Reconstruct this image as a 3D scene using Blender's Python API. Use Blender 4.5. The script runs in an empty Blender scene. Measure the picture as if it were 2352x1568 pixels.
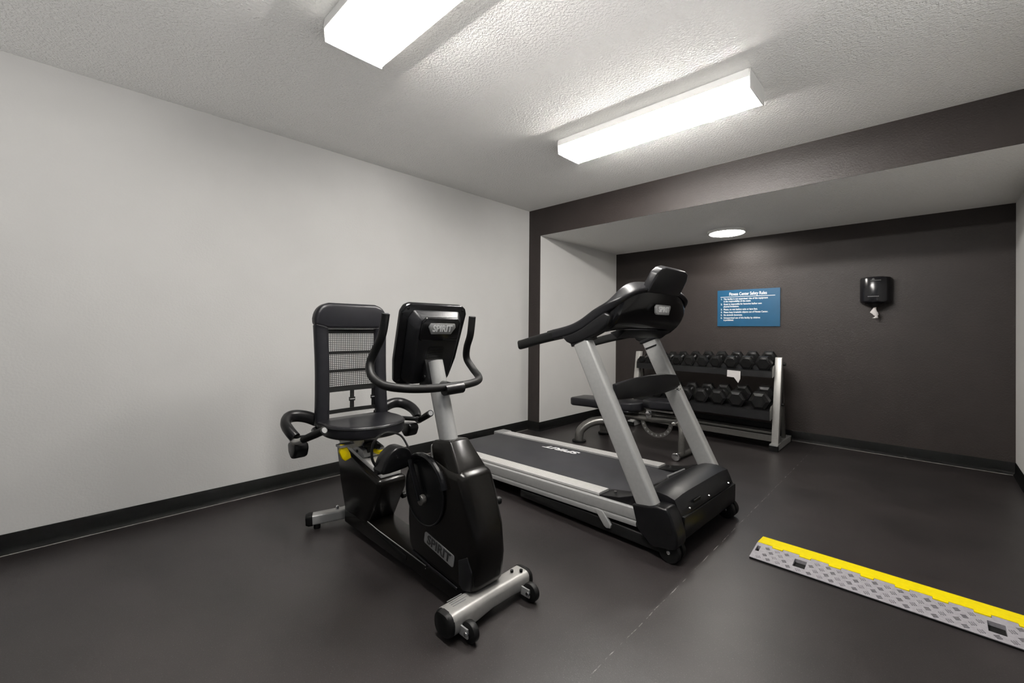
import bpy, bmesh, math, random
from mathutils import Vector, Matrix
random.seed(7)
C = bpy.data.collections.new('gym'); bpy.context.scene.collection.children.link(C)
PI = math.pi

# ------------------------------------------------------------ materials
def mat(name, col=(.5,.5,.5), rough=.5, metal=0., spec=.5, bump=None, vary=None, coat=0., emit=None, aniso=0.):
    m = bpy.data.materials.new(name); m.use_nodes = True
    nt = m.node_tree; N = nt.nodes; L = nt.links; b = N['Principled BSDF']
    b.inputs['Base Color'].default_value = (*col, 1); b.inputs['Roughness'].default_value = rough
    b.inputs['Metallic'].default_value = metal; b.inputs['Specular IOR Level'].default_value = spec
    b.inputs['Coat Weight'].default_value = coat
    if emit: b.inputs['Emission Color'].default_value = (*emit[0],1); b.inputs['Emission Strength'].default_value = emit[1]
    tc = N.new('ShaderNodeTexCoord')
    if vary:   # (scale, amount)
        n = N.new('ShaderNodeTexNoise'); n.inputs['Scale'].default_value = vary[0]; n.inputs['Detail'].default_value = 5
        L.new(tc.outputs['Object'], n.inputs['Vector'])
        r = N.new('ShaderNodeValToRGB'); a = vary[1]
        r.color_ramp.elements[0].position = .3; r.color_ramp.elements[1].position = .7
        r.color_ramp.elements[0].color = (*[c*(1-a) for c in col],1); r.color_ramp.elements[1].color = (*[min(1,c*(1+a)) for c in col],1)
        L.new(n.outputs['Fac'], r.inputs['Fac']); L.new(r.outputs['Color'], b.inputs['Base Color'])
    if bump:   # (scale, strength, distance)
        n = N.new('ShaderNodeTexNoise'); n.inputs['Scale'].default_value = bump[0]; n.inputs['Detail'].default_value = 4
        L.new(tc.outputs['Object'], n.inputs['Vector'])
        u = N.new('ShaderNodeBump'); u.inputs['Strength'].default_value = bump[1]; u.inputs['Distance'].default_value = bump[2]
        L.new(n.outputs['Fac'], u.inputs['Height']); L.new(u.outputs['Normal'], b.inputs['Normal'])
    return m

M = {}
M['wall'] = mat('wall_paint', (.60,.592,.575), .7, bump=(95,.35,.002), vary=(3,.02), spec=.3)
M['brown'] = mat('brown_paint', (.0235,.0182,.0165), .5, bump=(110,.6,.003), vary=(4,.08), spec=.35)
M['basebd'] = mat('black_rubber_base', (.0035,.0035,.0035), .6, vary=(20,.2), spec=.08)
M['plastic'] = mat('black_plastic', (.0055,.0055,.006), .32, bump=(900,.1,.0004), vary=(30,.1), spec=.22)
M['gloss'] = mat('glossy_black_plastic', (.0045,.0045,.005), .18, vary=(30,.1), spec=.26)
M['satin'] = mat('satin_dark_plastic', (.0085,.0085,.0098), .34, bump=(700,.12,.0004), vary=(25,.1), spec=.27)
M['warmblack'] = mat('warm_black_shroud', (.0045,.004,.0034), .25, vary=(12,.1), spec=.22)
M['rubber'] = mat('black_rubber', (.006,.006,.006), .5, bump=(500,.15,.0005), vary=(40,.15), spec=.16)
M['vinyl'] = mat('black_vinyl', (.0085,.0085,.0105), .34, bump=(600,.2,.0006), vary=(30,.08), spec=.28)
M['silver'] = mat('silver_paint', (.44,.44,.43), .38, metal=.35, vary=(60,.04))
M['lightsilver'] = mat('light_silver_paint', (.40,.39,.37), .38, metal=.3, vary=(60,.05), bump=(900,.06,.0003))
M['alu'] = mat('ribbed_aluminium', (.62,.61,.60), .45, metal=.25, vary=(50,.04))
M['chrome'] = mat('bright_steel', (.7,.7,.7), .18, metal=1., vary=(50,.05))
M['gun'] = mat('gunmetal_paint', (.15,.145,.135), .3, metal=.6, vary=(50,.08))
M['yellow'] = mat('yellow_plastic', (.86,.66,.0), .4, vary=(40,.04), spec=.3)
M['rampyellow'] = mat('ramp_yellow', (.90,.72,.0), .5, vary=(60,.04), bump=(300,.1,.0005), spec=.25)
M['rampgrey'] = mat('ramp_grey_rubber', (.34,.325,.345), .55, vary=(90,.12), bump=(400,.3,.0008))
M['rampdark'] = mat('dark_tread_rubber', (.21,.20,.215), .5, vary=(90,.12))  # tread bars, a darker tone than the ramp body
M['belt'] = mat('running_belt', (.024,.024,.028), .5, bump=(700,.3,.0006), vary=(9,.15), spec=.4)
M['badge'] = mat('badge_silver', (.34,.34,.34), .38, metal=.5, vary=(200,.1))
M['badgedark'] = mat('badge_letters_dark', (.03,.03,.03), .4, vary=(50,.1))
M['white'] = mat('white_print', (.75,.75,.75), .5, vary=(50,.03))
M['grey'] = mat('dull_grey_print', (.25,.25,.25), .5, vary=(50,.03))
M['blue'] = mat('sign_blue', (.004,.070,.150), .35, vary=(8,.06), spec=.4)
M['paper'] = mat('white_paper', (.62,.59,.58), .8, vary=(30,.04), bump=(40,.3,.002))
M['fixture'] = mat('white_enamel', (.75,.75,.73), .4, vary=(20,.02))
M['caulk'] = mat('pale_floor_edge', (.33,.31,.29), .7, vary=(15,.2))
M['hex'] = mat('dumbbell_rubber', (.007,.007,.007), .4, bump=(300,.2,.0006), vary=(40,.15), spec=.22)
M['rackblack'] = mat('rack_shelf_steel', (.010,.010,.0105), .4, vary=(25,.15), spec=.25)
M['dispenser'] = mat('dispenser_smoke_plastic', (.009,.009,.011), .22, vary=(20,.1))
M['tubes'] = mat('lamp_tube', (.9,.9,.9), .5, emit=((1.,.97,.935), 1050.), vary=(10,.01))
M['disc'] = mat('led_disc', (.9,.9,.9), .5, emit=((1.,.95,.88), 60.), vary=(10,.01))
M['screen'] = mat('screen_glass', (.006,.006,.007), .12, vary=(10,.1))

# ceiling: popcorn texture
def popcorn(name, col):
    m = mat(name, col, .85, spec=.2); N = m.node_tree.nodes; L = m.node_tree.links; b = N['Principled BSDF']
    tc = N['Texture Coordinate']; n1 = N.new('ShaderNodeTexNoise'); n1.inputs['Scale'].default_value = 75; n1.inputs['Detail'].default_value = 3; n1.inputs['Roughness'].default_value=.6
    v = N.new('ShaderNodeTexVoronoi'); v.inputs['Scale'].default_value = 90
    L.new(tc.outputs['Object'], n1.inputs['Vector']); L.new(tc.outputs['Object'], v.inputs['Vector'])
    r = N.new('ShaderNodeMapRange'); r.inputs['From Min'].default_value=.42; r.inputs['From Max'].default_value=.68; L.new(n1.outputs['Fac'], r.inputs['Value'])
    a = N.new('ShaderNodeMath'); a.operation='MULTIPLY_ADD'; a.inputs[1].default_value=-.5; L.new(v.outputs['Distance'], a.inputs[0]); L.new(r.outputs['Result'], a.inputs[2])
    u = N.new('ShaderNodeBump'); u.inputs['Strength'].default_value=.75; u.inputs['Distance'].default_value=.005
    L.new(a.outputs[0], u.inputs['Height']); L.new(u.outputs['Normal'], b.inputs['Normal'])
    return m
M['ceil'] = popcorn('popcorn_ceiling', (.88,.868,.845))

def floor_mat():
    m = mat('rubber_floor', (.03,.027,.026), .4, spec=.72); N = m.node_tree.nodes; L = m.node_tree.links; b = N['Principled BSDF']
    tc = N['Texture Coordinate']
    def noise(s, d=5, r=.6):
        n = N.new('ShaderNodeTexNoise'); n.inputs['Scale'].default_value=s; n.inputs['Detail'].default_value=d; n.inputs['Roughness'].default_value=r
        L.new(tc.outputs['Object'], n.inputs['Vector']); return n
    big = noise(1.3); r1 = N.new('ShaderNodeValToRGB'); r1.color_ramp.elements[0].position=.35; r1.color_ramp.elements[1].position=.68
    r1.color_ramp.elements[0].color=(.0140,.0117,.0116,1); r1.color_ramp.elements[1].color=(.0290,.0240,.0238,1); L.new(big.outputs['Fac'], r1.inputs['Fac'])
    sp = noise(260,2,.5); r2 = N.new('ShaderNodeMapRange'); r2.inputs['From Min'].default_value=.62; r2.inputs['From Max'].default_value=.74; L.new(sp.outputs['Fac'], r2.inputs['Value'])
    mx = N.new('ShaderNodeMix'); mx.data_type='RGBA'; mx.inputs['B'].default_value=(.16,.15,.145,1)
    k = N.new('ShaderNodeMath'); k.operation='MULTIPLY'; k.inputs[1].default_value=.5; L.new(r2.outputs['Result'], k.inputs[0]); L.new(k.outputs[0], mx.inputs['Factor'])
    L.new(r1.outputs['Color'], mx.inputs['A'])
    # dusty joint between the two rolls of rubber, along y at x = -0.78
    sx = N.new('ShaderNodeSeparateXYZ'); L.new(tc.outputs['Object'], sx.inputs[0])
    w = noise(5,3); wm = N.new('ShaderNodeMath'); wm.operation='MULTIPLY_ADD'; wm.inputs[1].default_value=.012; wm.inputs[2].default_value=.774; L.new(w.outputs['Fac'], wm.inputs[0])
    ad = N.new('ShaderNodeMath'); ad.operation='ADD'; L.new(sx.outputs['X'], ad.inputs[0]); L.new(wm.outputs[0], ad.inputs[1])
    ab = N.new('ShaderNodeMath'); ab.operation='ABSOLUTE'; L.new(ad.outputs[0], ab.inputs[0])
    lt = N.new('ShaderNodeMath'); lt.operation='LESS_THAN'; lt.inputs[1].default_value=.0016; L.new(ab.outputs[0], lt.inputs[0])
    gp = noise(14,4); gr = N.new('ShaderNodeMapRange'); gr.inputs['From Min'].default_value=.47; gr.inputs['From Max'].default_value=.62; L.new(gp.outputs['Fac'], gr.inputs['Value'])
    mm = N.new('ShaderNodeMath'); mm.operation='MULTIPLY'; L.new(lt.outputs[0], mm.inputs[0]); L.new(gr.outputs['Result'], mm.inputs[1])
    mx2 = N.new('ShaderNodeMix'); mx2.data_type='RGBA'; mx2.inputs['B'].default_value=(.26,.245,.235,1)
    L.new(mm.outputs[0], mx2.inputs['Factor']); L.new(mx.outputs['Result'], mx2.inputs['A']); L.new(mx2.outputs['Result'], b.inputs['Base Color'])
    rr = N.new('ShaderNodeMapRange'); rr.inputs['To Min'].default_value=.32; rr.inputs['To Max'].default_value=.44; L.new(noise(3,6).outputs['Fac'], rr.inputs['Value']); L.new(rr.outputs['Result'], b.inputs['Roughness'])
    u = N.new('ShaderNodeBump'); u.inputs['Strength'].default_value=.35; u.inputs['Distance'].default_value=.0012; L.new(noise(210,3).outputs['Fac'], u.inputs['Height']); L.new(u.outputs['Normal'], b.inputs['Normal'])
    return m
M['floor'] = floor_mat()

def lens_mat():
    m = bpy.data.materials.new('prismatic_acrylic'); m.use_nodes=True; N=m.node_tree.nodes; L=m.node_tree.links
    for n in list(N):
        if n.type!='OUTPUT_MATERIAL': N.remove(n)
    o = N['Material Output']; t = N.new('ShaderNodeBsdfTransparent'); t.inputs['Color'].default_value=(.97,.97,.97,1)
    tr = N.new('ShaderNodeBsdfTranslucent'); tr.inputs['Color'].default_value=(.92,.92,.90,1)
    g = N.new('ShaderNodeBsdfPrincipled'); g.inputs['Base Color'].default_value=(.8,.8,.79,1); g.inputs['Roughness'].default_value=.3
    tc = N.new('ShaderNodeTexCoord'); v = N.new('ShaderNodeTexVoronoi'); v.inputs['Scale'].default_value=140; L.new(tc.outputs['Object'], v.inputs['Vector'])
    mr = N.new('ShaderNodeMapRange'); mr.inputs['To Min'].default_value=.62; mr.inputs['To Max'].default_value=.9; L.new(v.outputs['Distance'], mr.inputs['Value'])
    m1 = N.new('ShaderNodeMixShader'); m2 = N.new('ShaderNodeMixShader'); m2.inputs[0].default_value=.22
    L.new(mr.outputs['Result'], m1.inputs[0]); L.new(t.outputs[0], m1.inputs[1]); L.new(tr.outputs[0], m1.inputs[2])
    L.new(m1.outputs[0], m2.inputs[1]); L.new(g.outputs[0], m2.inputs[2]); L.new(m2.outputs[0], o.inputs['Surface'])
    return m
M['lens'] = lens_mat()

def mesh_fabric():
    m = mat('woven_mesh', (.018,.018,.018), .7); N=m.node_tree.nodes; L=m.node_tree.links; b=N['Principled BSDF']; o=N['Material Output']
    tc=N['Texture Coordinate']; s=N.new('ShaderNodeSeparateXYZ'); L.new(tc.outputs['Object'], s.inputs[0])
    def cell(out, p, thr):
        a=N.new('ShaderNodeMath'); a.operation='MULTIPLY'; a.inputs[1].default_value=1/p; L.new(out,a.inputs[0])
        f=N.new('ShaderNodeMath'); f.operation='FRACT'; L.new(a.outputs[0],f.inputs[0])
        g=N.new('ShaderNodeMath'); g.operation='GREATER_THAN'; g.inputs[1].default_value=thr; L.new(f.outputs[0],g.inputs[0]); return g
    gy=cell(s.outputs['Y'],.0115,.36); gz=cell(s.outputs['Z'],.0105,.40)
    mu=N.new('ShaderNodeMath'); mu.operation='MULTIPLY'; L.new(gy.outputs[0],mu.inputs[0]); L.new(gz.outputs[0],mu.inputs[1])
    t=N.new('ShaderNodeBsdfTransparent'); mx=N.new('ShaderNodeMixShader'); L.new(mu.outputs[0],mx.inputs[0]); L.new(b.outputs[0],mx.inputs[1]); L.new(t.outputs[0],mx.inputs[2]); L.new(mx.outputs[0],o.inputs['Surface'])
    return m
M['mesh'] = mesh_fabric()

# ------------------------------------------------------------ geometry helpers
OFF = Vector((0,0,0))
class MB:
    def __init__(s): s.b = bmesh.new()
    def _bev(s, faces, w, seg=3):
        if w <= 0: return
        es = {e for f in faces for e in f.edges}
        es = [e for e in es if len(e.link_faces)==2 and e.calc_face_angle(0) > .45]
        bmesh.ops.bevel(s.b, geom=es, offset=w, segments=seg, profile=.5, affect='EDGES', clamp_overlap=True)
    def box(s, x0,x1,y0,y1,z0,z1, bev=0., seg=2, rot=None):
        vs=[s.b.verts.new(p) for p in [(x0,y0,z0),(x1,y0,z0),(x1,y1,z0),(x0,y1,z0),(x0,y0,z1),(x1,y0,z1),(x1,y1,z1),(x0,y1,z1)]]
        fs=[s.b.faces.new([vs[i] for i in q]) for q in [(3,2,1,0),(4,5,6,7),(0,1,5,4),(1,2,6,5),(2,3,7,6),(3,0,4,7)]]
        if rot:   # (matrix)
            bmesh.ops.transform(s.b, matrix=rot, verts=vs)
        s._bev(fs,bev,seg); return s
    def prism(s, pts, axis, a, b, bev=0., seg=3):
        # pts are 2D in the two other axes (order x,y,z without axis)
        def P(p,t):
            return {'y':(p[0],t,p[1]),'x':(t,p[0],p[1]),'z':(p[0],p[1],t)}[axis]
        A=[s.b.verts.new(P(p,a)) for p in pts]; B=[s.b.verts.new(P(p,b)) for p in pts]; n=len(pts)
        fs=[s.b.faces.new(A),s.b.faces.new(B[::-1])]
        for i in range(n): fs.append(s.b.faces.new([A[(i+1)%n],A[i],B[i],B[(i+1)%n]]))
        bmesh.ops.recalc_face_normals(s.b, faces=fs)
        s._bev(fs,bev,seg); return s
    def sweep(s, path, prof, up=(0,0,1), caps=True, scale=None):
        # prof: list of 2D points (side, up); path: list of points
        path=[Vector(p) for p in path]; rings=[]; n=len(path); up=Vector(up)
        nrm=None
        for i,p in enumerate(path):
            d=(path[min(i+1,n-1)]-path[max(i-1,0)]).normalized()
            if nrm is None:
                side=d.cross(up)
                if side.length<1e-4: side=d.cross(Vector((1,0,0)))
                side.normalize(); nrm=side.cross(d).normalized()
            else:
                nrm=(nrm-d*nrm.dot(d)).normalized()
            side=d.cross(nrm).normalized(); k=scale[i] if scale else 1
            rings.append([s.b.verts.new(p+side*(q[0]*k)+nrm*(q[1]*k)) for q in prof])
        m=len(prof); fs=[]
        for a,b in zip(rings,rings[1:]):
            for j in range(m): fs.append(s.b.faces.new([a[j],a[(j+1)%m],b[(j+1)%m],b[j]]))
        if caps: fs += [s.b.faces.new(rings[0][::-1]), s.b.faces.new(rings[-1])]
        bmesh.ops.recalc_face_normals(s.b, faces=fs); return s
    def tube(s, path, r, seg=16, flat=1., up=(0,0,1), smooth=0, scale=None):
        if smooth: path=curve(path, smooth)
        return s.sweep(path, [(r*math.cos(2*PI*k/seg), r*flat*math.sin(2*PI*k/seg)) for k in range(seg)], up, scale=scale)
    def cyl(s, p0, p1, r, seg=24, r1=None, bev=0.):
        p0=Vector(p0);p1=Vector(p1);d=(p1-p0); 
        res=bmesh.ops.create_cone(s.b, cap_ends=True, segments=seg, radius1=r, radius2=r if r1 is None else r1, depth=d.length,
            matrix=Matrix.Translation((p0+p1)/2) @ d.to_track_quat('Z','Y').to_matrix().to_4x4())
        fs={f for v in res['verts'] for f in v.link_faces}
        if bev: 
            es=[e for f in fs if len(f.verts)>4 for e in f.edges]
            bmesh.ops.bevel(s.b, geom=list(set(es)), offset=bev, segments=2, affect='EDGES', profile=.5)
        return s
    def sph(s, c, r, sc=(1,1,1), seg=16):
        bmesh.ops.create_uvsphere(s.b, u_segments=seg, v_segments=seg//2, radius=r, matrix=Matrix.Translation(c) @ Matrix.Diagonal((*sc,1)))
        return s
    def torus(s, c, R, r, axis='y', a0=0, a1=2*PI, n=40, seg=10):
        pts=[]
        for k in range(n+1):
            t=a0+(a1-a0)*k/n; u,v=R*math.cos(t),R*math.sin(t)
            pts.append({'y':(c[0]+u,c[1],c[2]+v),'x':(c[0],c[1]+u,c[2]+v),'z':(c[0]+u,c[1]+v,c[2])}[axis])
        return s.tube(pts, r, seg, up={'y':(0,1,0),'x':(1,0,0),'z':(0,0,1)}[axis])
    def text(s, txt, size, M4, depth=.001, align='CENTER', width=None, bold=0.):
        cu=bpy.data.curves.new('t','FONT'); cu.body=txt; cu.size=size; cu.extrude=depth/2; cu.align_x=align; cu.align_y='CENTER'; cu.offset=bold; cu.resolution_u=3
        o=bpy.data.objects.new('t',cu); bpy.context.scene.collection.objects.link(o); bpy.context.view_layer.update()
        me=bpy.data.meshes.new_from_object(o.evaluated_get(bpy.context.evaluated_depsgraph_get()))
        sc=1.
        if width:
            xs=[v.co.x for v in me.vertices]; sc=width/(max(xs)-min(xs))
        me.transform(M4 @ Matrix.Diagonal((sc,1,1,1))); s.b.from_mesh(me)
        bpy.data.objects.remove(o); bpy.data.meshes.remove(me); bpy.data.curves.remove(cu); return s
    def build(s, name, material, parent=None, ang=35, flat=False, sub=0):
        me=bpy.data.meshes.new(name); s.b.transform(Matrix.Translation(-OFF)) if parent is not None else None
        s.b.to_mesh(me); s.b.free(); me.materials.append(material)
        if not flat:
            for p in me.polygons: p.use_smooth=True
            me.set_sharp_from_angle(angle=math.radians(ang))
        o=bpy.data.objects.new(name,me); C.objects.link(o)
        if parent is not None: o.parent=parent
        if sub:
            q=o.modifiers.new('sub','SUBSURF'); q.levels=sub; q.render_levels=sub
        return o
def curve(pts, n=6):
    P=[Vector(p) for p in pts]; out=[]
    for i in range(len(P)-1):
        p0=P[max(i-1,0)];p1=P[i];p2=P[i+1];p3=P[min(i+2,len(P)-1)]
        for k in range(n):
            t=k/n; out.append(.5*((2*p1)+(p2-p0)*t+(2*p0-5*p1+4*p2-p3)*t*t+(3*p1-p0-3*p2+p3)*t**3))
    out.append(P[-1]); return out
def rrect(w,h,r,n=4):
    out=[]
    for cx,cy,a in ((w/2-r,h/2-r,0),(-w/2+r,h/2-r,90),(-w/2+r,-h/2+r,180),(w/2-r,-h/2+r,270)):
        for k in range(n+1):
            t=math.radians(a+90*k/n); out.append((cx+r*math.cos(t),cy+r*math.sin(t)))
    return out
def smooth2(pts,n=5,closed=True):
    P=[Vector((p[0],p[1],0)) for p in pts]
    if closed:
        m=len(P);out=[]
        for i in range(m):
            p0,p1,p2,p3=P[i-1],P[i],P[(i+1)%m],P[(i+2)%m]
            for k in range(n):
                t=k/n;v=.5*((2*p1)+(p2-p0)*t+(2*p0-5*p1+4*p2-p3)*t*t+(3*p1-p0-3*p2+p3)*t**3); out.append((v.x,v.y))
        return out
    return [(v.x,v.y) for v in curve(P,n)]
def thing(name,label,cat,loc,rz=0,group=None):
    o=bpy.data.objects.new(name,None); C.objects.link(o); o.location=loc; o.rotation_euler=(0,0,rz); o.empty_display_size=.1
    o['label']=label; o['category']=cat
    if group: o['group']=group
    return o
def struct(o): o['kind']='structure'; return o
def basis(origin, ux, uy):   # text matrix: ux = reading direction, uy = letter up
    ux=Vector(ux).normalized(); uy=Vector(uy).normalized(); uz=ux.cross(uy)
    m=Matrix((ux,uy,uz)).transposed().to_4x4(); m.translation=Vector(origin); return m

# ------------------------------------------------------------ room
XL,YH,YB,XP,XR,ZH,H,BB=-3.2185,3.586,5.186,-3.054,.498,2.144,2.44,.099
XM,Y0=.66,-2.3                       # main room's right wall and the wall behind the camera
T=.12
struct(MB().box(XL-T,XM+T,Y0-T,YB+T,-.1,0).build('floor',M['floor'],flat=True))
struct(MB().box(XL-T,XM+T,Y0-T,YH+.001,H,H+.1).build('ceiling',M['ceil'],flat=True))
struct(MB().box(XP,XR,YH+.002,YB,ZH,ZH+.08).build('ceiling_alcove',M['ceil'],flat=True))
struct(MB().box(XL-T,XL,Y0-T,YH,0,H).build('wall_left',M['wall'],flat=True))
struct(MB().box(XM,XM+T,2.3,YH,0,H).build('wall_right',M['wall'],flat=True))
struct(MB().box(XP-.25,XR+.25,YB,YB+T,0,H).build('wall_back',M['brown'],flat=True))
struct(MB().box(XP-.16,XP,YH+.004,YB,0,ZH+.08).build('wall_alcove_left',M['wall'],flat=True))
struct(MB().box(XR,XR+.16,YH+.004,YB,0,ZH+.08).build('wall_alcove_right',M['wall'],flat=True))
# brown frontage around the alcove (header and the two narrow piers)
struct(MB().prism([(XL-T,0),(XP,0),(XP,ZH),(XR,ZH),(XR,0),(XM+T,0),(XM+T,H+.05),(XL-T,H+.05)],'y',YH,YH+.004).build('wall_header',M['brown'],flat=True))
# baseboards: cove rubber strip with a small toe, pale edge of the floor in front
def baseboard(side,p0,p1,nx,ny,pale=True,ext0=0.,ext1=0.):
    d=(Vector(p1)-Vector(p0)).normalized(); n=Vector((nx,ny,0))
    prof=[(0,0),(.016,0),(.014,.004),(.006,.014),(.004,.03),(.004,BB-.004),(.002,BB),(0,BB)]
    A=Vector(p0)-d*ext0;B=Vector(p1)+d*ext1
    mb=MB(); ra=[];rb=[]
    for q in prof:
        ra.append(mb.b.verts.new(A+n*q[0]+Vector((0,0,q[1])))); rb.append(mb.b.verts.new(B+n*q[0]+Vector((0,0,q[1]))))
    m=len(prof)
    fs=[mb.b.faces.new([ra[i],ra[(i+1)%m],rb[(i+1)%m],rb[i]]) for i in range(m)]+[mb.b.faces.new(ra[::-1]),mb.b.faces.new(rb)]
    bmesh.ops.recalc_face_normals(mb.b,faces=fs)
    struct(mb.build('baseboard_'+side,M['basebd']))
    if pale:
        a=A+n*.0165;b=B+n*.0165;c=B+n*.0215;e=A+n*.0215
        k=MB(); vs=[k.b.verts.new((v.x,v.y,z)) for z in (0,.0015) for v in (a,b,c,e)]
        for q in [(4,5,6,7),(0,1,5,4),(1,2,6,5),(2,3,7,6),(3,0,4,7)]: k.b.faces.new([vs[i] for i in q])
        bmesh.ops.recalc_face_normals(k.b,faces=k.b.faces[:])
        struct(k.build('trim_floor_'+side,M['caulk'],flat=True))
baseboard('left',(XL,Y0,0),(XL,YH,0),1,0)
baseboard('pier',(XL,YH,0),(XP,YH,0),0,-1,pale=False,ext1=.004)
baseboard('alcove_left',(XP,YH,0),(XP,YB,0),1,0,pale=False,ext0=.004)
baseboard('back',(XP,YB,0),(XR,YB,0),0,-1)
baseboard('alcove_right',(XR,YB,0),(XR,YH,0),-1,0,pale=False)
baseboard('right',(XM,YH,0),(XM,2.3,0),-1,0)

# ------------------------------------------------------------ lights
def fixture(y0,y1,x0,x1,label):
    global OFF
    cx,cy=(x0+x1)/2,(y0+y1)/2; OFF=Vector((cx,cy,H))
    t=thing('ceiling_light',label,'ceiling light',OFF,group='fluorescent ceiling lights')
    MB().box(x0+.0065,x1-.0065,y0+.012,y1-.012,H-.022,H-.001,.003).box(x0+.0065,x1-.0065,y0+.002,y0+.0045,H-.041,H-.001).box(x0+.0065,x1-.0065,y1-.0045,y1-.002,H-.041,H-.001).build('housing',M['fixture'],t)
    zb=2.343
    for a,b in ((x0,x0+.006),(x1-.006,x1)):
        MB().prism([(y0+.004,H-.002),(y0,H-.03),(y0+.006,zb-.002),(y1-.006,zb-.002),(y1,H-.03),(y1-.004,H-.002)],'x',a,b,.0015,1).build('end_cap',M['fixture'],t)
    # wrap-around lens: thin prismatic tray
    pr=[(y0+.003,H-.042),(y0+.004,zb+.02),(y0+.012,zb+.003),(y0+.022,zb),(y1-.022,zb),(y1-.012,zb+.003),(y1-.004,zb+.02),(y1-.003,H-.042)]
    mb=MB(); A=[mb.b.verts.new((x0+.0065,p[0],p[1])) for p in pr]; B=[mb.b.verts.new((x1-.0065,p[0],p[1])) for p in pr]
    for i in range(len(pr)-1): mb.b.faces.new([A[i],A[i+1],B[i+1],B[i]])
    mb.build('lens',M['lens'],t)
    for s in (-.055,.055):
        MB().cyl((x0+.04,cy+s,H-.047),(x1-.04,cy+s,H-.047),.0135,20).build('lamp_tube',M['tubes'],t)
fixture(.745,1.025,-1.865,-.645,'fluorescent ceiling light farther from the brown header, out over the bike side')
fixture(2.365,2.625,-1.865,-.642,'fluorescent ceiling light nearest the brown header, above the treadmill console')
OFF=Vector((-1.49,4.705,ZH))
t=thing('ceiling_disc_light','small round ceiling light glowing in the alcove above the blue sign','ceiling light',OFF)
MB().cyl((-1.49,4.705,ZH-.024),(-1.49,4.705,ZH),.178,48,r1=.185,bev=.004).build('trim_ring',M['fixture'],t)
MB().cyl((-1.49,4.705,ZH-.028),(-1.49,4.705,ZH-.0245),.160,48).build('diffuser',M['disc'],t)

# ------------------------------------------------------------ sign and dispenser
OFF=Vector((-1.42,YB,1.375))
t=thing('wall_sign','blue rectangular sign with white Fitness Center Safety Rules lettering on brown wall','sign',OFF)
MB().box(-1.733,-1.110,YB-.014,YB-.001,1.169,1.575,.003).build('panel',M['blue'],t)
yb=YB-.0145
def put(mb,txt,x,z,size,align='LEFT',width=None,bold=0.):
    mb.text(txt,size,basis((x,yb,z),(1,0,0),(0,0,1)),.001,align,width,bold)
mb=MB(); put(mb,'Fitness Center Safety Rules',-1.42,1.528,.048,'CENTER',.375,.0006)
mb.box(-1.700,-1.155,yb-.0005,yb+.0005,1.4955,1.5005)
mb.build('title_lettering',M['white'],t,flat=True)
mb=MB()
rows=[(1.475,'1.','This facility is not supervised. Use of the equipment',.445),(1.449,None,'is the responsibility of the guest.',.28),(1.417,'2.','Guest is responsible for honoring his/her own',.385),(1.391,None,'physical limitations.',.16),
 (1.358,'3.','Please, no wet bathing suits or bare feet.',.345),(1.327,'4.','Please keep breakable objects out of Fitness Center.',.445),(1.295,'5.','No alcoholic beverages.',.195),(1.263,'6.','Unsupervised use of this facility by children',.370),(1.238,None,'is prohibited.',.105)]
for z,n,s,w in rows:
    if n: put(mb,n,-1.698,z,.026,bold=.0004)
    put(mb,s,-1.667,z,.026,'LEFT',w,.0005)
mb.build('rules_lettering',M['white'],t,flat=True)

OFF=Vector((-.345,YB,1.5))
t=thing('mounted_towel_dispenser','black rounded paper towel dispenser mounted on brown wall with white towel hanging','towel dispenser',OFF)
def dsec(z,w,d):
    return [(-.345-w, YB-.002)]+[(-.345+w*math.sin(a)*1.0, YB-.02-d*math.cos(a)**.8) for a in [math.radians(k) for k in range(-88,89,11)]]+[(-.345+w,YB-.002)]
mb=MB(); rings=[]
for z,w,d in [(1.375,.085,.12),(1.388,.108,.145),(1.40,.113,.150),(1.60,.113,.150),(1.612,.108,.143),(1.616,.09,.12)]:
    rings.append([mb.b.verts.new((x,y,z)) for x,y in dsec(z,w,d)])
for a,b in zip(rings,rings[1:]):
    for i in range(len(a)): mb.b.faces.new([a[i],a[(i+1)%len(a)],b[(i+1)%len(a)],b[i]])
mb.b.faces.new(rings[0][::-1]); mb.b.faces.new(rings[-1]); bmesh.ops.recalc_face_normals(mb.b,faces=mb.b.faces[:])
mb.build('cover',M['dispenser'],t,ang=50)
MB().cyl((-.345,YB-.085,1.342),(-.345,YB-.085,1.376),.03,20,r1=.075).build('nozzle',M['plastic'],t)
MB().box(-.372,-.30,YB-.176,YB-.169,1.575,1.584,.002).cyl((-.352,YB-.174,1.590),(-.352,YB-.168,1.590),.009,14).build('lock_slot',M['satin'],t)
mb=MB()      # faint unreadable print
for k in range(11): mb.box(-.390+.0072*k,-.3855+.0072*k,YB-.1722,YB-.1702,1.434,1.440-.001*(k%2))
mb.build('print',M['grey'],t,flat=True)
mb=MB(); rings=[]
for z,w,d,cx in [(1.35,.007,.006,-.345),(1.325,.013,.008,-.35),(1.295,.026,.008,-.352),(1.275,.018,.010,-.343),(1.262,.007,.006,-.335),(1.252,.013,.006,-.338),(1.244,.020,.004,-.342)]:
    rings.append([mb.b.verts.new((cx+w*math.cos(a)*(1+.25*math.sin(3*a+z*90)), YB-.088+d*math.sin(a), z+.003*math.sin(4*a))) for a in [2*PI*k/12 for k in range(12)]])
for a,b in zip(rings,rings[1:]):
    for i in range(12): mb.b.faces.new([a[i],a[(i+1)%12],b[(i+1)%12],b[i]])
mb.b.faces.new(rings[0]); mb.b.faces.new(rings[-1][::-1]); bmesh.ops.recalc_face_normals(mb.b,faces=mb.b.faces[:])
mb.build('paper_towel',M['paper'],t)

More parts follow.
